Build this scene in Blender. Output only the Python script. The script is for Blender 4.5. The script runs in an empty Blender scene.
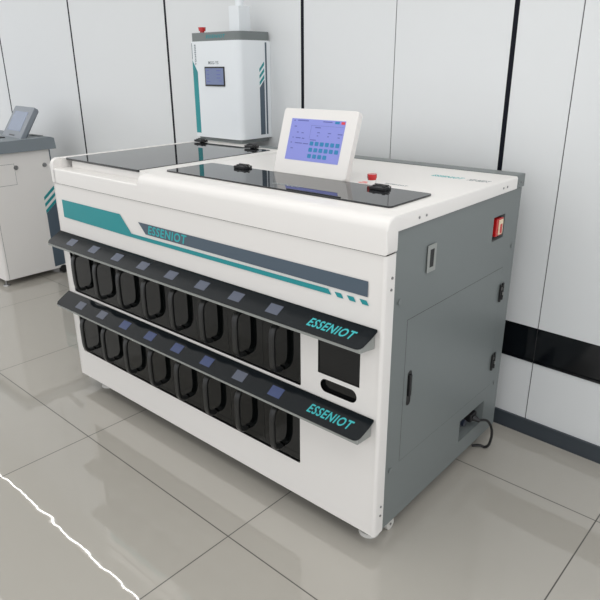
import bpy, bmesh, math, random
from mathutils import Vector, Matrix
random.seed(3)
SC = bpy.context.scene
COL = SC.collection
PI = math.pi

# ------------------------------------------------------------------ camera
YAW, PITCH, ROLL, FPX = -0.7198, 0.3675, -0.0076, 612.43
d = Vector((math.sin(YAW)*math.cos(PITCH), math.cos(YAW)*math.cos(PITCH), -math.sin(PITCH)))
r = Vector((math.cos(YAW), -math.sin(YAW), 0)); u = r.cross(d)
c_, s_ = math.cos(ROLL), math.sin(ROLL)
r2 = c_*r + s_*u; u2 = -s_*r + c_*u
cam = bpy.data.cameras.new('camera'); co = bpy.data.objects.new('camera', cam); COL.objects.link(co)
cam.sensor_width = 36; cam.lens = FPX/600*36; cam.clip_start = .02
m = Matrix((r2, u2, -d)).transposed().to_4x4(); m.translation = Vector((2.3148, -1.1708, 1.3176))
co.matrix_world = m
SC.camera = co

# ------------------------------------------------------------------ world, lights, exposure
w = bpy.data.worlds.new('world'); SC.world = w; w.use_nodes = True
bg = w.node_tree.nodes['Background']
bg.inputs[0].default_value = (.94, .965, 1, 1); bg.inputs[1].default_value = 1.22
def area(name, loc, size, sy, power, color=(1, .995, .985), rot=(0, 0, 0)):
    l = bpy.data.lights.new(name, 'AREA'); l.shape = 'RECTANGLE'; l.size = size; l.size_y = sy; l.energy = power; l.color = color
    o = bpy.data.objects.new(name, l); COL.objects.link(o); o.location = loc; o.rotation_euler = rot; return o
area('ceiling_light_near', (-0.3, -0.75, 2.70), 7.0, 1.6, 52)
area('fill_light_right', (3.3, -1.3, 2.70), 1.8, 3.0, 26)  # added fill to brighten the right wall and floor, not a known fixture
area('ceiling_light_front', (1.0, -3.6, 2.70), 6.0, 1.6, 50)
SC.view_settings.view_transform = 'Standard'; SC.view_settings.look = 'None'
SC.view_settings.gamma = 1; SC.view_settings.use_curve_mapping = False
SC.view_settings.exposure = -0.05

# ------------------------------------------------------------------ materials
def srgb(r, g, b):
    f = lambda c: (c/255/12.92) if c/255 <= .04045 else ((c/255+.055)/1.055)**2.4
    return (f(r), f(g), f(b), 1)
def mat(name, col, rough=.5, metal=0, spec=.5, coat=0, noise=.03, nscale=30, emit=0, trans=0, alpha=1, bump=0):
    m = bpy.data.materials.new(name); m.use_nodes = True
    nt = m.node_tree; b = nt.nodes['Principled BSDF']
    b.inputs['Roughness'].default_value = rough; b.inputs['Metallic'].default_value = metal
    b.inputs['Specular IOR Level'].default_value = spec
    b.inputs['Coat Weight'].default_value = coat; b.inputs['Coat Roughness'].default_value = .03
    b.inputs['Transmission Weight'].default_value = trans
    tc = nt.nodes.new('ShaderNodeTexCoord')
    n = nt.nodes.new('ShaderNodeTexNoise'); n.inputs['Scale'].default_value = nscale; n.inputs['Detail'].default_value = 3
    nt.links.new(tc.outputs['Object'], n.inputs['Vector'])
    mx = nt.nodes.new('ShaderNodeMix'); mx.data_type = 'RGBA'
    nt.links.new(n.outputs['Fac'], mx.inputs['Factor'])
    mx.inputs['A'].default_value = tuple(c*(1-noise) for c in col[:3])+(1,)
    mx.inputs['B'].default_value = tuple(min(1, c*(1+noise)) for c in col[:3])+(1,)
    nt.links.new(mx.outputs['Result'], b.inputs['Base Color'])
    if emit:
        b.inputs['Emission Color'].default_value = col; b.inputs['Emission Strength'].default_value = emit
    if bump:
        bp = nt.nodes.new('ShaderNodeBump'); bp.inputs['Strength'].default_value = bump; bp.inputs['Distance'].default_value = .001
        nt.links.new(n.outputs['Fac'], bp.inputs['Height']); nt.links.new(bp.outputs['Normal'], b.inputs['Normal'])
    return m
M = dict(
    white=mat('white_powder_coat', srgb(225, 222, 219), .38, noise=.01, nscale=300, bump=.05),
    whitecool=mat('cool_white_coat', srgb(224, 228, 231), .35, noise=.01, nscale=300),
    grey=mat('grey_powder_coat', srgb(113, 119, 119), .42, noise=.02, nscale=400, bump=.06),
    greydk=mat('grey_edge_metal', srgb(118, 124, 124), .45, noise=.02),
    slate=mat('slate_decal', srgb(74, 88, 101), .45, noise=.01),
    teal=mat('teal_decal', srgb(24, 138, 143), .45, noise=.01),
    tealtxt=mat('teal_lettering', srgb(62, 170, 174), .5, spec=.2, noise=.01),
    greytxt=mat('grey_lettering', srgb(130, 138, 142), .5, noise=.01),
    black=mat('black_gloss_acrylic', srgb(16, 17, 18), .08, spec=.4, noise=.02),
    door=mat('black_drawer_gloss', srgb(8, 10, 10), .04, spec=.36, noise=.05, nscale=8),
    shelf=mat('charcoal_shelf_acrylic', srgb(22, 26, 29), .08, spec=.10, noise=.03, nscale=6),
    handle=mat('black_plastic_handle', srgb(26, 27, 27), .32, noise=.05, nscale=100),
    plastic=mat('black_plastic', srgb(22, 22, 24), .4, noise=.05),
    glass=mat('dark_tinted_glass', srgb(34, 36, 38), .02, spec=.5, coat=.0, noise=.01),
    lcd=mat('lcd_grey_blue', srgb(84, 89, 103), .15, spec=.2, noise=.04, nscale=20),
    lcdreflect=mat('lcd_blue_reflection', srgb(58, 70, 108), .15, spec=.2, noise=.06, nscale=20),  # blue reflection painted into the display colour
    steel=mat('steel', srgb(150, 150, 150), .3, metal=.9, noise=.03),
    lip=mat('grey_metal_lip', srgb(150, 153, 150), .4, metal=.2, noise=.03),
    red=mat('red_plastic', srgb(190, 26, 28), .25, noise=.02, coat=.3),
    cream=mat('cream_rocker', srgb(225, 205, 175), .35, noise=.02),
    clear=mat('clear_collar', srgb(225, 222, 220), .2, noise=.01),
    dark=mat('dark_cavity', srgb(38, 39, 40), .6, noise=.05),
    wallw=mat('white_wall_panel', srgb(217, 219, 220), .33, noise=.006, nscale=3),
    wallb=mat('black_wall_band', srgb(10, 13, 17), .1, spec=.5, noise=.05, nscale=3),
    joint=mat('thin_wall_joint', srgb(98, 98, 98), .6, noise=.3, nscale=25),
    jointb=mat('black_wall_profile', srgb(12, 14, 24), .5, spec=.15, noise=.2, nscale=10),
    base=mat('slate_baseboard', srgb(52, 59, 66), .35, noise=.08, nscale=20),
    ceil=mat('white_ceiling', srgb(225, 225, 222), .7, noise=.01),
    led=mat('led_strip', (1, .99, .97, 1), .5, emit=22),
    screen=mat('lit_touch_screen', srgb(132, 138, 204), .25, spec=.3, noise=.02, emit=.12),
    icon=mat('screen_icon_teal', srgb(38, 120, 168), .25, emit=.08),
    iconred=mat('screen_icon_red', srgb(200, 60, 70), .25, emit=.2),
    ink=mat('screen_ink', srgb(90, 96, 160), .25, emit=.12),
    scr2=mat('grey_blue_screen', srgb(122, 134, 156), .12, noise=.03),
    scr3=mat('lit_small_screen', srgb(104, 116, 150), .25, emit=.12),
    lightgrey=mat('light_grey_plastic', srgb(128, 134, 142), .4, noise=.01),
    lmlid=mat('slate_grey_lid', srgb(122, 130, 136), .45, noise=.01),
    caster=mat('pale_caster', srgb(205, 203, 198), .4, noise=.03),
    mark=mat('pale_glass_mark', srgb(150, 155, 155), .4, noise=.01),
    redtxt=mat('red_lettering', srgb(226, 130, 126), .5, noise=.01),
    socketblue=mat('blue_grey_connector', srgb(34, 42, 56), .4, noise=.05),
)
# floor: polished tiles with dark joints
def floor_mat():
    m = bpy.data.materials.new('polished_floor_tiles'); m.use_nodes = True; nt = m.node_tree; b = nt.nodes['Principled BSDF']
    N = nt.nodes.new; Lk = nt.links.new
    g = N('ShaderNodeNewGeometry'); mp = N('ShaderNodeMapping'); mp.vector_type = 'TEXTURE'
    mp.inputs['Location'].default_value = (.391, -.2062, 0); mp.inputs['Rotation'].default_value = (0, 0, math.radians(-1.0)); mp.inputs['Scale'].default_value = (.797, .797, 1)
    Lk(g.outputs['Position'], mp.inputs['Vector'])
    sp = N('ShaderNodeSeparateXYZ'); Lk(mp.outputs[0], sp.inputs[0])
    outs = []
    for ax in 'XY':
        a = N('ShaderNodeMath'); a.operation = 'ADD'; a.inputs[1].default_value = .5; Lk(sp.outputs[ax], a.inputs[0])
        f = N('ShaderNodeMath'); f.operation = 'FRACT'; Lk(a.outputs[0], f.inputs[0])
        s = N('ShaderNodeMath'); s.operation = 'SUBTRACT'; s.inputs[1].default_value = .5; Lk(f.outputs[0], s.inputs[0])
        q = N('ShaderNodeMath'); q.operation = 'ABSOLUTE'; Lk(s.outputs[0], q.inputs[0]); outs.append(q)
    mn = N('ShaderNodeMath'); mn.operation = 'MINIMUM'; Lk(outs[0].outputs[0], mn.inputs[0]); Lk(outs[1].outputs[0], mn.inputs[1])
    mr = N('ShaderNodeMapRange'); mr.inputs['From Min'].default_value = .0016; mr.inputs['From Max'].default_value = .0028; Lk(mn.outputs[0], mr.inputs['Value'])
    n = N('ShaderNodeTexNoise'); n.inputs['Scale'].default_value = 1.2; n.inputs['Detail'].default_value = 4; Lk(g.outputs['Position'], n.inputs['Vector'])
    base = N('ShaderNodeMix'); base.data_type = 'RGBA'; Lk(n.outputs['Fac'], base.inputs['Factor'])
    base.inputs['A'].default_value = srgb(164, 160, 152); base.inputs['B'].default_value = srgb(170, 166, 158)
    mx = N('ShaderNodeMix'); mx.data_type = 'RGBA'; Lk(mr.outputs[0], mx.inputs['Factor'])
    mx.inputs['A'].default_value = srgb(66, 62, 58); Lk(base.outputs['Result'], mx.inputs['B'])
    Lk(mx.outputs['Result'], b.inputs['Base Color'])
    rr = N('ShaderNodeMapRange'); rr.inputs['To Min'].default_value = .6; rr.inputs['To Max'].default_value = .02; Lk(mr.outputs[0], rr.inputs['Value'])
    Lk(rr.outputs[0], b.inputs['Roughness'])
    b.inputs['Specular IOR Level'].default_value = .9
    n2 = N('ShaderNodeTexNoise'); n2.inputs['Scale'].default_value = 13; n2.inputs['Detail'].default_value = 1; Lk(g.outputs['Position'], n2.inputs['Vector'])
    bp = N('ShaderNodeBump'); bp.inputs['Strength'].default_value = 1; bp.inputs['Distance'].default_value = .00022
    Lk(n2.outputs['Fac'], bp.inputs['Height']); Lk(bp.outputs['Normal'], b.inputs['Normal'])
    return m
M['floor'] = floor_mat()

# ------------------------------------------------------------------ mesh helpers
def empty(name, loc=(0, 0, 0), label=None, cat=None, group=None):
    o = bpy.data.objects.new(name, None); COL.objects.link(o); o.location = loc
    if label: o['label'] = label; o['category'] = cat
    if group: o['group'] = group
    return o
def link(name, bm, mt, parent=None, smooth=False, label=None):
    """bm is in world coordinates; parents here are only translated/rotated empties placed before their parts"""
    bmesh.ops.remove_doubles(bm, verts=bm.verts, dist=1e-6)
    bmesh.ops.recalc_face_normals(bm, faces=bm.faces)
    me = bpy.data.meshes.new(name); bm.to_mesh(me); bm.free()
    me.materials.append(M[mt])
    if smooth:
        me.polygons.foreach_set('use_smooth', [True]*len(me.polygons))
        try: me.set_sharp_from_angle(angle=math.radians(35))
        except Exception: pass
    o = bpy.data.objects.new(name, me); COL.objects.link(o)
    if parent:
        o.parent = parent; bpy.context.view_layer.update(); o.matrix_parent_inverse = parent.matrix_world.inverted()
    if label: o['label'] = label
    return o
def B(): return bmesh.new()
def box(bm, x0, x1, y0, y1, z0, z1, bev=0, sel=None, seg=3):
    ret = bmesh.ops.create_cube(bm, size=1)
    vs = ret['verts']
    for v in vs:
        v.co = Vector(((x0+x1)/2+v.co.x*(x1-x0), (y0+y1)/2+v.co.y*(y1-y0), (z0+z1)/2+v.co.z*(z1-z0)))
    if bev:
        es = {e for v in vs for e in v.link_edges}
        if sel: es = {e for e in es if sel((e.verts[0].co+e.verts[1].co)/2)}
        bmesh.ops.bevel(bm, geom=list(es), offset=bev, segments=seg, affect='EDGES', profile=.5)
    return bm
def prism(bm, poly, f, a, b):
    """poly of 2-D points, f(u, v, w) -> 3-D, extruded from w=a to w=b"""
    A = [bm.verts.new(f(p[0], p[1], a)) for p in poly]; C = [bm.verts.new(f(p[0], p[1], b)) for p in poly]
    n = len(poly); bm.faces.new(A[::-1]); bm.faces.new(C)
    for i in range(n): bm.faces.new((A[i], A[(i+1) % n], C[(i+1) % n], C[i]))
    return bm
def cyl(bm, c, axis, r, h, n=24, r2=None):
    """cylinder from c along axis for h"""
    ax = Vector(axis).normalized(); q = ax.to_track_quat('Z', 'Y').to_matrix().to_4x4()
    mt = Matrix.Translation(Vector(c)+ax*h/2) @ q
    bmesh.ops.create_cone(bm, cap_ends=True, segments=n, radius1=r, radius2=r if r2 is None else r2, depth=h, matrix=mt)
    return bm
def tube(bm, pts, r, n=10, closed=False, sub=8, flat=1):
    """smooth tube through points (Catmull-Rom)"""
    P = [Vector(p) for p in pts]; L = []
    for i in range(len(P)-1):
        p0 = P[max(i-1, 0)]; p1 = P[i]; p2 = P[i+1]; p3 = P[min(i+2, len(P)-1)]
        for k in range(sub):
            t = k/sub
            L.append(.5*((2*p1)+(-p0+p2)*t+(2*p0-5*p1+4*p2-p3)*t*t+(-p0+3*p1-3*p2+p3)*t**3))
    L.append(P[-1])
    rings = []; nrm = None
    for i, p in enumerate(L):
        t = (L[min(i+1, len(L)-1)]-L[max(i-1, 0)]).normalized()
        if nrm is None: nrm = t.orthogonal().normalized()
        nrm = (nrm-t*nrm.dot(t)).normalized(); bn = t.cross(nrm)
        rings.append([bm.verts.new(p+nrm*math.cos(2*PI*k/n)*r+bn*math.sin(2*PI*k/n)*r) for k in range(n)])
    for a, b in zip(rings, rings[1:]):
        for k in range(n): bm.faces.new((a[k], a[(k+1) % n], b[(k+1) % n], b[k]))
    bm.faces.new(rings[0][::-1]); bm.faces.new(rings[-1])
    return bm
def curve_bm(cu, f):
    o = bpy.data.objects.new('tmp', cu); COL.objects.link(o)
    dg = bpy.context.evaluated_depsgraph_get(); dg.update()
    me = bpy.data.meshes.new_from_object(o.evaluated_get(dg)); bm = B(); bm.from_mesh(me)
    bpy.data.objects.remove(o); bpy.data.meshes.remove(me)
    for v in bm.verts: v.co = Vector(f(*v.co))
    return bm
def plate(outer, holes, t, f, into=None):
    """flat plate with holes; outline in (u, v), thickness from w=0 to w=t; f maps to 3-D"""
    cu = bpy.data.curves.new('tmp', 'CURVE'); cu.dimensions = '2D'; cu.fill_mode = 'BOTH'; cu.extrude = t/2
    for poly in [outer]+holes:
        s = cu.splines.new('POLY'); s.points.add(len(poly)-1); s.use_cyclic_u = True
        for i, p in enumerate(poly): s.points[i].co = (p[0], p[1], 0, 1)
    bm = curve_bm(cu, lambda x, y, z: f(x, y, z+t/2))
    if into is not None:
        me = bpy.data.meshes.new('t'); bm.to_mesh(me); into.from_mesh(me); bpy.data.meshes.remove(me); bm.free(); return into
    return bm
def rect(u0, u1, v0, v1): return [(u0, v0), (u1, v0), (u1, v1), (u0, v1)]
def rrect(u0, u1, v0, v1, r, n=6):
    out = []
    for cx, cy, a0 in ((u1-r, v0+r, -90), (u1-r, v1-r, 0), (u0+r, v1-r, 90), (u0+r, v0+r, 180)):
        for k in range(n+1):
            a = math.radians(a0+90*k/n); out.append((cx+r*math.cos(a), cy+r*math.sin(a)))
    return out
def text(s, w, h, f, shear=0, bold=.020, t=.0004):
    """lettering filling the box 0..w, 0..h"""
    cu = bpy.data.curves.new('tmp', 'FONT'); cu.body = s; cu.shear = shear; cu.offset = bold; cu.space_character = 1.14; cu.extrude = .01; cu.resolution_u = 3
    bm = curve_bm(cu, lambda x, y, z: (x, y, z))
    xs = [v.co.x for v in bm.verts]; ys = [v.co.y for v in bm.verts]; a, b, c, e = min(xs), max(xs), min(ys), max(ys)
    for v in bm.verts: v.co = Vector(f((v.co.x-a)/(b-a)*w, (v.co.y-c)/(e-c)*h, (v.co.z+.01)/.02*t))
    return bm
FR = lambda u, v, w: (u, -w, v)              # front face, w out towards the viewer
def SD(x0): return lambda u, v, w: (x0+w, u, v)   # a face looking to +x
def TP(z0): return lambda u, v, w: (u, v, z0+w)
def struct(name, bm, mt, smooth=False):
    o = link(name, bm, mt, None, smooth); o['kind'] = 'structure'; return o

# ------------------------------------------------------------------ the setting
bm = B(); box(bm, -5, 4.5, -5, 1.3, -.05, 0); struct('floor', bm, 'floor')
bm = B(); box(bm, -5, 4.5, -5, 1.3, 2.76, 2.84); struct('ceiling', bm, 'ceil')
def wy(x, off=0): return .9577-.0399*x-off
def wallbox(bm, x0, x1, z0, z1, o0, o1):
    """a box along the (slightly turned) wall, standing out from o0 to o1"""
    vs = [bm.verts.new((x, wy(x, o), z)) for x in (x0, x1) for o in (o0, o1) for z in (z0, z1)]
    for q in ((0, 1, 3, 2), (4, 6, 7, 5), (0, 4, 5, 1), (2, 3, 7, 6), (0, 2, 6, 4), (1, 5, 7, 3)): bm.faces.new([vs[i] for i in q])
THICK = [-3.5, -2.545, -1.472, -.4705, .4905, 1.424, 2.38, 3.33]; THIN = [.9615, 1.634, 2.85]
bm = B(); wallbox(bm, -5, 4.5, -.02, 2.76, -.12, -.006)
cuts = sorted([(x, .0085) for x in THICK]+[(x, .0019) for x in THIN])
edge = -5
for x, hw in cuts+[(4.5, 0)]:
    wallbox(bm, edge, x-hw, .060, .297, -.006, 0)
    wallbox(bm, edge, x-hw, .4305, 2.76, -.006, 0); edge = x+hw
struct('wall_back', bm, 'wallw')
k = 1
for x in THICK:
    bm = B(); wallbox(bm, x-.0085, x+.0085, .4305, 2.76, -.0058, .0004); struct('trim_%d' % k, bm, 'jointb'); k += 1
for x in THIN:
    bm = B(); wallbox(bm, x-.0019, x+.0019, .064, 2.76, -.0058, -.003); struct('trim_%d' % k, bm, 'joint'); k += 1
bm = B(); edge = -5
for x in (-3.5, -1.472, .4905, 1.634, 3.33, 4.5):
    wallbox(bm, edge, x-.0012, .3075, .4305, -.006, .001)
    wallbox(bm, edge, x-.0012, .2965, .3055, -.006, .005); edge = x+.0012
struct('trim_%d' % k, bm, 'wallb'); k += 1
bm = B(); wallbox(bm, -5, 4.5, 0, .0625, -.006, .010); struct('baseboard_back', bm, 'base')
# linear light running along the top of the wall (its reflection is the white line on the floor)
t = empty('linear_ceiling_light', (-.5, .80, 2.75), 'long thin white light strip set along the ceiling above the panelled wall', 'ceiling light')
bm = B(); box(bm, -4.6, 3.2, .782, .822, 2.742, 2.7595); link('housing', bm, 'white', t)
bm = B(); box(bm, -4.59, 3.19, .799, .805, 2.737, 2.7418); link('diffuser', bm, 'led', t)

# ------------------------------------------------------------------ the main machine
L = 1.56
mac = empty('dispensing_machine', (L/2, .39, 0), 'large white and grey dispensing machine with two rows of black drawers on tiled floor', 'machine')
DX0, DW = .0565, .1537            # drawers
# front panel (plate + returns round both corners)
win = rect(1.351, 1.4925, .519, .64); slot = rrect(1.360, 1.4845, .4655, .5055, .0195, 8)
c1 = rrect(.0565, 1.2875, .4525, .640, .006); c2 = rrect(.0565, 1.2825, .1835, .375, .006)
bm = plate(rect(.016, 1.550, .061, .8930), [win, slot, c1, c2], -.004, FR)
for sx in (0, 1):
    X = (lambda a: L-a) if sx else (lambda a: a+.006)
    arc = [(X(.010-.010*math.sin(t)), .010-.010*math.cos(t)) for t in [i*PI/16 for i in range(9)]]
    inn = [(X(.010-.007*math.sin(t)), .010-.007*math.cos(t)) for t in [i*PI/16 for i in range(9)]]
    poly = arc+[(X(0), .042), (X(.003), .042)]+inn[::-1]
    prism(bm, poly, lambda a, b, w: (a, b, w), .061, .8930)
fp = link('front_panel', bm, 'white', mac, True)
# body core
bm = B()
box(bm, .02, 1.545, .095, .77, .062, .105); box(bm, .02, 1.49, .095, .77, .105, .21); box(bm, .02, 1.545, .095, .77, .21, .79)
box(bm, .02, 1.505, .095, .77, .79, .89); box(bm, .02, 1.545, .05, .77, .885, .94)
box(bm, .02, 1.34, .03, .095, .062, .885); box(bm, 1.505, 1.545, .03, .095, .062, .885); box(bm, 1.34, 1.505, .03, .095, .65, .885); box(bm, 1.34, 1.505, .03, .095, .062, .44)
link('body_frame', bm, 'dark', mac)
# side, back
sw = rect(.5965, .677, .799, .876); so = rect(.500, .680, .121, .203); dr = rect(.1205, .7065, .2525, .6925)
bm = plate(rect(.0435, .786, .058, .9435), [sw, so, dr], -.006, SD(1.558)); sp = link('side_panel', bm, 'grey', mac)
bm = B(); box(bm, .007, .013, .0435, .786, .058, .9435); link('side_panel', bm, 'grey', mac)
bm = B(); box(bm, .013, 1.552, .780, .786, .058, .9435); link('back_panel', bm, 'grey', mac)
for y, z in ((.073, .757), (.072, .249), (.755, .754), (.747, .247)):
    bm = cyl(B(), (1.5575, y, z), (1, 0, 0), .0075, .0014); link('plug_cap', bm, 'greydk', sp)
# side door
bm = plate(rect(.1215, .7055, .2535, .6915), [rrect(.139, .161, .425, .533, .010)], -.006, SD(1.5583)); sdor = link('side_door', bm, 'grey', mac)
bm = plate(rrect(.139, .161, .425, .533, .010), [], .0015, SD(1.553)); box(bm, 1.553, 1.561, .144, .156, .455, .52, .0015)
link('latch', bm, 'plastic', sdor)
for z in (.603, .347):
    bm = B(); box(bm, 1.558, 1.563, .694, .7035, z-.030, z+.030, .001); box(bm, 1.558, 1.563, .7085, .719, z-.026, z+.033, .001)
    cyl(bm, (1.563, .706, z-.022), (0, 0, 1), .0045, .014); cyl(bm, (1.563, .706, z+.006), (0, 0, 1), .0045, .018); link('hinge', bm, 'plastic', sdor)
    bm = B(); cyl(bm, (1.5655, .706, z-.006), (0, 0, 1), .003, .010); box(bm, 1.5625, 1.5645, .697, .701, z+.012, z+.022); box(bm, 1.5625, 1.5645, .711, .715, z-.02, z-.010)
    link('hinge_pin', bm, 'steel', sdor)
# side port
bm = plate(rrect(.1965, .240, .802, .8765, .003), [rect(.208, .230, .814, .864)], .002, SD(1.558)); pt = link('port_plate', bm, 'lip', mac)
bm = plate(rect(.208, .230, .814, .864), [], .0005, SD(1.558)); link('port_window', bm, 'dark', pt)
# power switch in its recess
def recess(y0, y1, z0, z1, depth, mt, name):
    bm = B(); x1 = 1.5535; x0 = x1-depth; e = .003
    box(bm, x0-e, x0, y0-e, y1+e, z0-e, z1+e); box(bm, x0, x1, y0-e, y0, z0-e, z1+e); box(bm, x0, x1, y1, y1+e, z0-e, z1+e)
    box(bm, x0, x1, y0, y1, z0-e, z0); box(bm, x0, x1, y0, y1, z1, z1+e); return link(name, bm, mt, mac)
rc = recess(.5965, .677, .799, .876, .040, 'grey', 'switch_recess')
bm = B(); box(bm, 1.514, 1.555, .622, .668, .810, .866, .002); link('switch_body', bm, 'red', rc)
bm = B(); box(bm, 1.5552, 1.5575, .634, .664, .815, .862, .001); rk = link('rocker', bm, 'cream', rc)
bm = B(); box(bm, 1.5576, 1.5582, .643, .657, .818, .848); link('rocker_mark', bm, 'red', rk)
rc = recess(.500, .680, .121, .203, .045, 'grey', 'socket_recess')
bm = B(); box(bm, 1.507, 1.5095, .512, .660, .150, .198); link('socket_plate', bm, 'plastic', rc)
bm = B(); cyl(bm, (1.509, .552, .168), (1, 0, 0), .016, .030); cyl(bm, (1.539, .552, .168), (1, 0, 0), .012, .010); link('round_connector', bm, 'socketblue', rc)
bm = B(); cyl(bm, (1.509, .515, .158), (1, 0, 0), .008, .030); link('coax_connector', bm, 'steel', rc)
bm = B(); box(bm, 1.509, 1.516, .602, .650, .178, .194, .002); link('fuse_switch', bm, 'red', rc)

# lid
lid = B(); ZL = .985
def lid_prof(zt, rr, full):
    y0 = -.002
    arc = [(y0+rr-rr*math.sin(t), zt-rr+rr*math.cos(t)) for t in [i*PI/16 for i in range(9)]]
    return arc+[(y0, .8955), (.044, .8955), (.044, .9465), (.7295, .9465), (.7295, zt)]
YZ = lambda a, b, w: (w, a, b)
def lid_piece(x0, x1, zt, rr, ends):
    t = B(); prism(t, lid_prof(zt, rr, 1), YZ, x0, x1)
    es = []
    for e in t.edges:
        a, b = e.verts
        for xe in ends:
            if abs(a.co.x-xe) < 1e-5 and abs(b.co.x-xe) < 1e-5:
                c = (a.co+b.co)/2
                if (c.y < .04 and c.z > (.89 if xe > 1 or xe < .01 else .952)) or (c.z > zt-1e-4 and c.y < .725): es.append(e)
    if es: bmesh.ops.bevel(t, geom=es, offset=.010, segments=4, affect='EDGES', profile=.5, clamp_overlap=True)
    me = bpy.data.meshes.new('t'); t.to_mesh(me); lid.from_mesh(me); bpy.data.meshes.remove(me); t.free()
lid_piece(.580, L+.001, ZL, .030, (.580, L+.001))
lid_piece(.0319, .5801, .951, .006, ())
lid_piece(.006, .0360, ZL+.002, .022, (.006,))
box(lid, .074, .581, .056, .735, .9465, ZL-.0065)
box(lid, .522, .581, .052, .735, .9465, ZL)
box(lid, .006, .581, .700, .772, .9465, ZL+.001)
box(lid, .006, .045, .03, .772, .9465, ZL+.001)
box(lid, .006, L-.02, .73, .772, .9465, ZL-.0005)
lo = link('lid_cover', lid, 'white', mac, True)
bm = B(); box(bm, .40, L+.001, .731, .7875, .9465, ZL+.003, .002); rh = link('rear_hood', bm, 'grey', mac)
# seam shadow gap is real: base stops at .8930, lid starts at .8955
def screws(yz, parent, mt='steel'):
    for y, z in yz:
        bm = cyl(B(), (L-.0005, y, z), (1, 0, 0), .0035, .003, 12); link('screw', bm, mt, parent)
screws(((.028, .834), (.026, .804), (.027, .154), (.026, .124)), fp)
screws(((.138, .963), (.172, .963), (.627, .963), (.655, .963)), lo)
screws(((.742, .963), (.764, .963)), rh)
# glass covers
def hinge(x, y, parent, rz=0):
    bm = B(); z = ZL+.0055
    box(bm, x-.026, x+.026, y-.022, y+.002, z, z+.009, .002); box(bm, x-.020, x+.020, y+.006, y+.022, z-.003, z+.008, .002)
    cyl(bm, (x-.022, y+.004, z+.008), (1, 0, 0), .006, .044, 12)
    for s in (-1, 1): cyl(bm, (x+s*.016, y-.010, z+.009), (0, 0, 1), .005, .003, 12)
    hh = link('hinge', bm, 'plastic', parent)
    bm = cyl(B(), (x+.022, y+.004, z+.008), (1, 0, 0), .003, .004, 10); link('hinge_pin', bm, 'steel', hh)
bm = plate(rrect(.046, .520, .047, .699, .006), [], .008, TP(ZL-.006)); g1 = link('glass_cover', bm, 'glass', mac, label='left dark glass cover lying over the lowered tray')
bm = plate(rrect(.612, 1.505, .092, .298, .012), [], .005, TP(ZL+.0003)); g2 = link('glass_cover', bm, 'glass', mac, label='long right dark glass cover in front of the touch tablet')
hinge(.078, .703, g1); hinge(.415, .696, g1); hinge(.790, .283, g2); hinge(1.362, .262, g2)
bm = B(); box(bm, 1.155, 1.345, .097, .101, ZL+.0054, ZL+.0075); link('pull_lip', bm, 'plastic', g2)
bm = text('ESSENIOT', .10, .016, lambda a, b, w: (.22+a, .13+b, ZL+.0011+w), .2); link('lettering', bm, 'mark', g1)
bm = text('ESSENIOT', .11, .016, lambda a, b, w: (1.06+a, .135+b, ZL+.0054+w), .2); link('lettering', bm, 'mark', g2)
# lettering on the lid
bm = text('ESSENIOT', .105, .026, lambda a, b, w: (1.343+a, .572+b, ZL+w), .2); link('lettering', bm, 'tealtxt', lo, label='small teal lettering')
bm = text('XZ-BEDT', .070, .026, lambda a, b, w: (1.466+a, .568+b, ZL+w), .2); link('lettering', bm, 'greytxt', lo, label='small grey lettering')
bm = text('8', .034, .034, lambda a, b, w: (1.230+a, .330+b, ZL+w), .2); link('lettering', bm, 'redtxt', lo, label='small pale red emblem')
bm = text('ESSENIOT', .075, .012, lambda a, b, w: (1.305+a, .365+b, ZL+w), .0); link('lettering', bm, 'greytxt', lo)
# emergency button
bm = B(); cyl(bm, (1.305, .300, ZL), (0, 0, 1), .013, .014); eb = link('emergency_button', bm, 'clear', mac, True)
eb.location.x += -.021; eb.location.y += .030
bm = B(); cyl(bm, (1.284, .330, ZL+.014), (0, 0, 1), .012, .007, 24, .0145); cyl(bm, (1.284, .330, ZL+.021), (0, 0, 1), .0145, .010, 24, .014)
link('button_cap', bm, 'red', eb, True, 'red mushroom cap')

# decals on the front
def decal(name, polys, mt, parent=fp, f=FR, t=.0005):
    bm = B()
    for p in polys: prism(bm, p, f, 0, t)
    return link(name, bm, mt, parent)
decal('stripe_decal', [[(.060, .833), (.452, .833), (.512, .773), (1.386, .7735), (1.396, .7595), (.500, .760), (.060, .764)]], 'teal')
decal('stripe_decal', [[(.560, .8215), (1.5105, .8215), (1.5105, .7805), (.597, .7845)]], 'slate')
for a in (1.407, 1.4465, 1.486):
    decal('stripe_decal', [[(a, .7705), (a+.0205, .7705), (a+.0285, .7585), (a+.009, .7585)]], 'teal')
bm = text('ESSENIOT', .205, .030, lambda a, b, w: FR(.612+a, .788+b, .0006+w), .25); link('lettering', bm, 'tealtxt', fp, label='teal slanted lettering')

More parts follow.
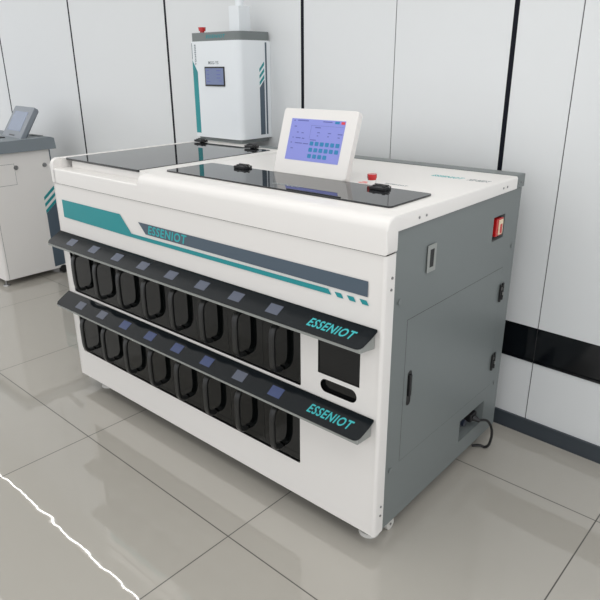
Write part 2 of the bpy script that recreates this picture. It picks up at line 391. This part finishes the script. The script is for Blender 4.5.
# drawers and their bow handles
def drawer(x0, x1, z0, z1, hx, hz0, hz1):
    bm = plate(rect(x0+.0006, x1-.0006, z0, z1), [], -.010, lambda a, b, w: FR(a, b, w-.002)); dd = link('drawer_front', bm, 'door', mac)
    bm = B(); D = .030
    pts = [(hx, .0032, hz1), (hx, -D*.62, hz1-.002), (hx, -D, hz1-.022), (hx, -D-.002, (hz0+hz1)/2), (hx, -D, hz0+.022), (hx, -D*.62, hz0+.002), (hx, .0032, hz0)]
    prof = pts
    # flat bow: sweep a rounded rectangle, broad in x
    P = [Vector(p) for p in prof]; Ls = []
    for i in range(len(P)-1):
        p0 = P[max(i-1, 0)]; p1 = P[i]; p2 = P[i+1]; p3 = P[min(i+2, len(P)-1)]
        for q in range(6):
            tt = q/6; Ls.append(.5*((2*p1)+(-p0+p2)*tt+(2*p0-5*p1+4*p2-p3)*tt*tt+(-p0+3*p1-3*p2+p3)*tt**3))
    Ls.append(P[-1]); rings = []
    for i, p in enumerate(Ls):
        tg = (Ls[min(i+1, len(Ls)-1)]-Ls[max(i-1, 0)]).normalized(); nn = Vector((1, 0, 0)).cross(tg)
        hw, ht = .0105, .0060
        oc = [(hw, -ht*.5), (hw, ht*.5), (hw*.7, ht), (-hw*.7, ht), (-hw, ht*.5), (-hw, -ht*.5), (-hw*.7, -ht), (hw*.7, -ht)]
        rings.append([bm.verts.new(p+Vector((a, 0, 0))+nn*b) for a, b in oc])
    for a, b in zip(rings, rings[1:]):
        for q in range(8): bm.faces.new((a[q], a[(q+1) % 8], b[(q+1) % 8], b[q]))
    bm.faces.new(rings[0][::-1]); bm.faces.new(rings[-1])
    link('handle', bm, 'handle', dd, True)
    return dd
for row, (z0, z1, xr) in enumerate(((.4525, .640, 1.2875), (.1835, .375, 1.2825))):
    dw = (xr-DX0)/8
    for i in range(8):
        hx = .135+i*.1534 if row == 0 else .132+i*.1528
        drawer(DX0+i*dw, DX0+(i+1)*dw, z0, z1, hx, z0+.030, z0+.172)

# sloping display shelves
def shelf(zt, zf, xl, xr, mode):
    yf = -.063
    e = Vector((0, -yf, zt-zf)).normalized(); nrm = Vector((0, e.z*-1, e.y))   # up-slope, outward normal
    def S(a, b, w):      # a along x, b up the slope from the front edge, w out of the surface
        p = Vector((a, yf, zf))+e*b+nrm*w; return tuple(p)
    ln = math.hypot(yf, zt-zf); r = .022
    outl = [(xl, .012), (xl+.010, 0), (xr-r, 0)]+[(xr-r+r*math.sin(t), r*1.0-r*math.cos(t)) for t in [i*PI/16 for i in range(1, 7)]]+[(xr+.004, ln*.62), (xr+.006, ln-.004), (xr+.003, ln), (xl+.002, ln)]
    bm = plate(outl, [], .003, S); sh = link('display_shelf', bm, 'shelf', mac, label='%s sloping charcoal display shelf' % ('upper' if mode == 0 else 'lower'))
    bm = B(); e0 = -.001
    prism(bm, [(0, zt-.003), (yf+.002, zf-.0005), (yf+.002, zf-.009), (yf+.007, zf-.009), (0, zt-.052)], lambda a, b, w: (w, a, b), xl+.004, xr-.004)
    link('shelf_bracket', bm, 'lip', sh)
    for i in range(8):
        xc = .155+i*.1525
        bm = plate(rect(xc-.0235, xc+.0235, .019, .052), [], .0008, lambda a, b, w: S(a, b, w+.003))
        pane = link('display', bm, 'lcdreflect' if (mode == 1 and i in (2, 3, 4, 5, 7)) else 'lcd', sh)  # some lower displays carry the painted blue reflection
    bm = text('ESSENIOT', .152, .028, lambda a, b, w: S(1.349+a, .020+b, .0031+w), .25); link('lettering', bm, 'tealtxt', sh, label='teal slanted lettering')
shelf(.700, .6645, .012, 1.540, 0)
shelf(.442, .4025, .006, 1.540, 1)

# sampling window and slot
bm = B()
box(bm, 1.345, 1.350, .004, .085, .512, .646); box(bm, 1.494, 1.499, .004, .085, .512, .646); box(bm, 1.345, 1.499, .085, .090, .512, .646)
box(bm, 1.350, 1.494, .004, .085, .512, .5175); box(bm, 1.350, 1.494, .004, .085, .641, .646); link('window_recess', bm, 'dark', mac)
bm = plate(win, [], -.002, lambda a, b, w: FR(a, b, w-.0042)); link('window_pane', bm, 'black', mac)
bm = plate(rect(1.354, 1.490, .460, .510), [], -.003, lambda a, b, w: FR(a, b, w-.012)); link('slot_pane', bm, 'black', mac)

# casters
for x, y, sy in ((1.495, .072, 1), (.10, .072, 1), (1.46, .70, -1), (.10, .70, -1)):
    bm = B(); cyl(bm, (x, y, 0), (0, 0, 1), .031, .010, 32, .028); cyl(bm, (x, y, .010), (0, 0, 1), .022, .012, 24, .010); cyl(bm, (x, y, .020), (0, 0, 1), .007, .043, 12)
    link('levelling_foot', bm, 'caster', mac, True)
    x += .024; y += sy*.050
    bm = B(); box(bm, x-.014, x+.014, y-.014, y+.014, .030, .063, .003); cs = link('caster', bm, 'caster', mac)
    for q in (-.019, .007):
        bm = cyl(B(), (x+q, y, .019), (1, 0, 0), .019, .012, 28); link('wheel', bm, 'caster', cs, True)
    bm = cyl(B(), (x-.021, y, .019), (1, 0, 0), .004, .042, 10); link('axle', bm, 'steel', cs)

# touch tablet on top
def tablet(parent, x0, wd, y, z, ht, tilt, thick, body, scr, full, yaw=0, name='control_tablet'):
    ct, st = math.cos(tilt), math.sin(tilt); cy, sy = math.cos(yaw), math.sin(yaw)
    def F(a, b, w):     # a across, b up the face, w out of the face
        px = a; py = b*st-w*ct; pz = b*ct+w*st
        return (x0+px*cy-py*sy, y+px*sy+py*cy, z+pz)
    bm = B(); T = thick
    outl = rrect(0, wd, 0, ht, .011)
    A = [bm.verts.new(F(p[0]*.985+wd*.0075, p[1]*.985+ht*.0075, 0)) for p in outl]
    A2 = [bm.verts.new(F(p[0], p[1], -.002)) for p in outl]; A3 = [bm.verts.new(F(p[0], p[1], -T*.7)) for p in outl]
    A4 = [bm.verts.new(F(p[0]*.94+wd*.03, p[1]*.94+ht*.03, -T)) for p in outl]
    bm.faces.new(A); bm.faces.new(A4[::-1]); n = len(outl)
    for q, s in ((A, A2), (A2, A3), (A3, A4)):
        for i in range(n): bm.faces.new((q[i], q[(i+1) % n], s[(i+1) % n], s[i]))
    tb = link(name, bm, body, parent, True)
    # foot behind
    bm = B(); prism(bm, [(0, 0), (0, .10), (.055, 0)], lambda a, b, w: (x0+w*cy-(b*st*.9+T*.6+a)*sy*0, y+w*sy+T*.5+a+b*st, z-.002+b*ct), wd*.3, wd*.7)
    link('stand', bm, body, tb)
    return tb, F
tb, F = tablet(mac, .911, .296, .300, ZL+.004, .208, math.radians(18), .032, 'white', 'screen', True)
F0 = F
F = lambda a, b, w: F0(a+.005, b, w)
bm = plate(rect(.036, .252, .046, .176), [], .0008, F); ts = link('touch_screen', bm, 'screen', tb)
G = lambda a, b, w: F(a, b, w+.0009)
bm = B()
for rr_, cnt in enumerate((6, 6, 4)):
    for i in range(cnt):
        x = .128+i*.0205; z = .0955-rr_*.0195
        prism(bm, rrect(x, x+.0145, z, z+.0125, .002, 2), G, 0, .0005)
link('icon_buttons', bm, 'icon', ts)
bm = B(); prism(bm, rect(.236, .250, .1655, .1735), G, 0, .0004); link('close_button', bm, 'iconred', ts)
bm = B(); prism(bm, rect(.212, .229, .166, .1735), G, 0, .0004); link('minimise_button', bm, 'icon', ts)
bm = B()
for x, z, l_ in ((.046, .168, .006), (.062, .169, .045), (.165, .169, .036), (.052, .150, .010), (.066, .132, .008), (.086, .131, .009), (.052, .115, .005), (.066, .1145, .020), (.092, .114, .010),
               (.048, .099, .006), (.066, .0985, .030), (.100, .098, .022), (.052, .081, .010), (.138, .150, .022), (.150, .135, .010), (.192, .135, .012), (.230, .134, .018), (.150, .125, .006), (.192, .125, .006), (.232, .124, .008), (.126, .1115, .024)):
    prism(bm, rect(x, x+l_, z, z+.003), G, 0, .0003)
prism(bm, rect(.1215, .1222, .114, .158), G, 0, .0002); prism(bm, rect(.1215, .248, .157, .1577), G, 0, .0002)
link('screen_text', bm, 'ink', ts)

# power cord
pc = empty('power_cord', (1.58, .66, .02), 'black power cord plugged into the lower side socket, its loop hanging below', 'cable')
bm = B(); box(bm, 1.5115, 1.552, .592, .636, .150, .180, .004); cyl(bm, (1.549, .614, .163), (1, .25, -.4), .012, .026, 14, .006); link('plug', bm, 'plastic', pc)
bm = tube(B(), [(1.566, .620, .155), (1.583, .655, .144), (1.592, .682, .105), (1.590, .698, .060), (1.585, .694, .024), (1.572, .692, .010), (1.555, .688, .012), (1.53, .675, .0065)], .0048); link('cord', bm, 'plastic', pc, True)

# ------------------------------------------------------------------ hanging unit on the wall
wu = empty('wall_unit', (.14, .86, 1.01), 'white cabinet with grey cap and small screen hanging on the wall behind the machine', 'cabinet')
UX0, UX1, UY0, UY1, UZ0, UZ1 = -.012, .290, .752, .936, 1.005, 1.415
bm = B(); box(bm, UX0, UX1, UY0, UY1, UZ0, UZ1, .030, lambda c: c.x > UX1-.001 and c.y < UY0+.001, 6); ub = link('body', bm, 'whitecool', wu, True)
bm = B(); box(bm, UX0+.004, UX1, .936, wy(.3)-.0005, UZ0, UZ1-.002); link('back_plate', bm, 'whitecool', wu)
bm = B(); box(bm, UX0+.004, UX1-.001, UY0+.003, .936, UZ1, 1.450, .028, lambda c: c.x > UX1-.004 and c.y < UY0+.004, 6); cp = link('cap', bm, 'grey', wu, True)
bm = B(); box(bm, UX0+.006, UX1-.010, UY0+.012, .930, .989, UZ0); link('base', bm, 'grey', wu)
UF = lambda a, b, w: (a, UY0-w, b); US = SD(UX1)
decal('stripe_decal', [[(-.0115, 1.338), (.0205, 1.288), (.0205, 1.022), (-.0115, 1.022)]], 'teal', ub, UF)
decal('stripe_decal', [[(-.0115, 1.408), (-.0085, 1.408), (-.0085, 1.340), (-.0115, 1.343)]], 'slate', ub, UF)
for z in (1.326, 1.306, 1.286):
    decal('stripe_decal', [[(-.0115, z), (.0205, z-.05), (.0205, z-.052), (-.0115, z-.002)]], 'slate', ub, UF, .0007)
bm = text('ESSENIOT', .085, .010, lambda a, b, w: UF(.006+b, 1.402-a, .0002+w)); 
for v in bm.verts: v.co.x = .022-v.co.x
link('lettering', bm, 'slate', ub)
for z in (1.333, 1.306, 1.279):
    decal('stripe_decal', [[(.874, z-.033), (.904, z-.003), (.904, z-.018), (.874, z-.047)]], 'teal', ub, US)
decal('stripe_decal', [[(.874, 1.222), (.904, 1.254), (.904, 1.020), (.874, 1.020)]], 'slate', ub, US)
decal('stripe_decal', [[(.912, 1.408), (.922, 1.408), (.922, 1.020), (.912, 1.020)]], 'slate', ub, US)
bm = text('ESSENIOT', .125, .014, lambda a, b, w: (.085+a, UY0+.003-w-.0002, 1.426+b), .2); link('lettering', bm, 'teal', cp)
bm = text('MSG-YS', .066, .013, lambda a, b, w: UF(.096+a, 1.320+b, .0002+w)); link('lettering', bm, 'greytxt', ub)
bm = plate(rect(.072, .199, 1.229, 1.310), [], .004, UF); sf = link('screen_frame', bm, 'plastic', ub)
bm = plate(rect(.077, .194, 1.236, 1.304), [], .0006, lambda a, b, w: UF(a, b, w+.004)); s3 = link('screen', bm, 'scr3', sf)
for x, z, l_ in ((.078, 1.293, .02), (.078, 1.277, .025), (.078, 1.261, .02), (.078, 1.247, .03), (.145, 1.292, .035), (.145, 1.276, .03), (.145, 1.262, .03), (.16, 1.250, .02)):
    bm = B(); prism(bm, rect(x+.006, x+.006+l_*.8, z, z+.003), lambda a, b, w: UF(a, b, w+.0047), 0, .0004); link('text_line', bm, 'ink', s3)
bm = B(); cyl(bm, (.022, .790, 1.450), (0, 0, 1), .010, .008); eb = link('emergency_button', bm, 'red', wu)
bm = B(); cyl(bm, (.022, .790, 1.458), (0, 0, 1), .015, .016, 24, .017); link('button_cap', bm, 'red', eb, True)
bm = B(); box(bm, .176, .238, .812, .880, 1.450, 1.552, .002); link('duct_box', bm, 'whitecool', wu)
bm = cyl(B(), (.207, .848, 1.552), (0, 0, 1), .018, 1.2075, 24); link('pipe', bm, 'whitecool', wu, True)

wu.location.x += .005
# ------------------------------------------------------------------ machine at the left
LX = -1.526
lm = empty('analyser_machine', (-2.0, .58, 0), 'smaller white machine with slate grey lid and tilted tablet at the far left edge', 'machine')
LX0 = -2.45
bm = B(); box(bm, LX0, LX, .372, .790, .040, .822, .022, lambda c: (c.y < .373 and abs(c.x-LX) < .001) or (c.y < .373 and abs(c.x-LX0) < .001), 6); lb = link('body', bm, 'white', lm, True)
LS = SD(LX)
bm = B(); prism(bm, [(.335, .826), (.824, .826), (.818, .892), (.795, .900), (.345, .895)], lambda a, b, w: (w, a, b), LX0-.02, LX+.026); ll = link('lid', bm, 'lmlid', lm)
bm = B(); box(bm, -1.82, -1.70, .44, .60, .8975, .903, .001); link('tray_slot', bm, 'plastic', ll)
bm = B(); box(bm, -1.73, -1.58, .76, .79, .9005, .9045, .001); link('vent_slot', bm, 'greydk', ll)
decal('stripe_decal', [[(.707, .420), (.790, .488), (.790, .06), (.707, .055)]], 'slate', lb, LS)
decal('stripe_decal', [[(.7905, .822), (.7905, .06), (.783, .06), (.783, .822)]], 'slate', lb, LS)
for z in (.533, .490, .447):
    decal('stripe_decal', [[(.705, z-.006), (.783, z+.058), (.783, z+.036), (.705, z-.028)]], 'teal', lb, LS)
bm = plate(rect(.30+.09, .548, .630, .758), [rect(.392, .5465, .6318, .7562)], .0006, LS); link('hatch_seam', bm, 'greydk', lb)
bm = plate(rect(.395, .397, .045, .620), [], .0006, LS); link('panel_seam', bm, 'greydk', lb)
for y, z in ((.556, .733), (.741, .729)):
    bm = cyl(B(), (LX, y, z), (1, 0, 0), .014, .004, 20); cyl(bm, (LX+.004, y, z), (1, 0, 0), .009, .006, 16); link('lock_knob', bm, 'steel', lb, True)
for x, y in ((-1.56, .385), (-1.56, .77), (-2.40, .385), (-2.40, .77)):
    bm = B(); cyl(bm, (x, y, .0), (0, 0, 1), .022, .008, 20, .018); cyl(bm, (x, y, .008), (0, 0, 1), .007, .034, 12); link('levelling_foot', bm, 'steel', lm, True)
bm = B(); cyl(bm, (-1.535, .765, .028), (1, 0, 0), .027, .018, 20); link('caster', bm, 'plastic', lm, True)
tb, F = tablet(lm, -1.875, .315, .655, .892, .222, math.radians(33), .036, 'lightgrey', 'scr2', False, math.radians(-5))
bm = plate(rect(.040, .255, .052, .186), [], .0008, F); ts = link('screen', bm, 'scr2', tb)
bm = plate(rect(.11, .20, .018, .026), [], .0008, F); link('badge', bm, 'plastic', tb)
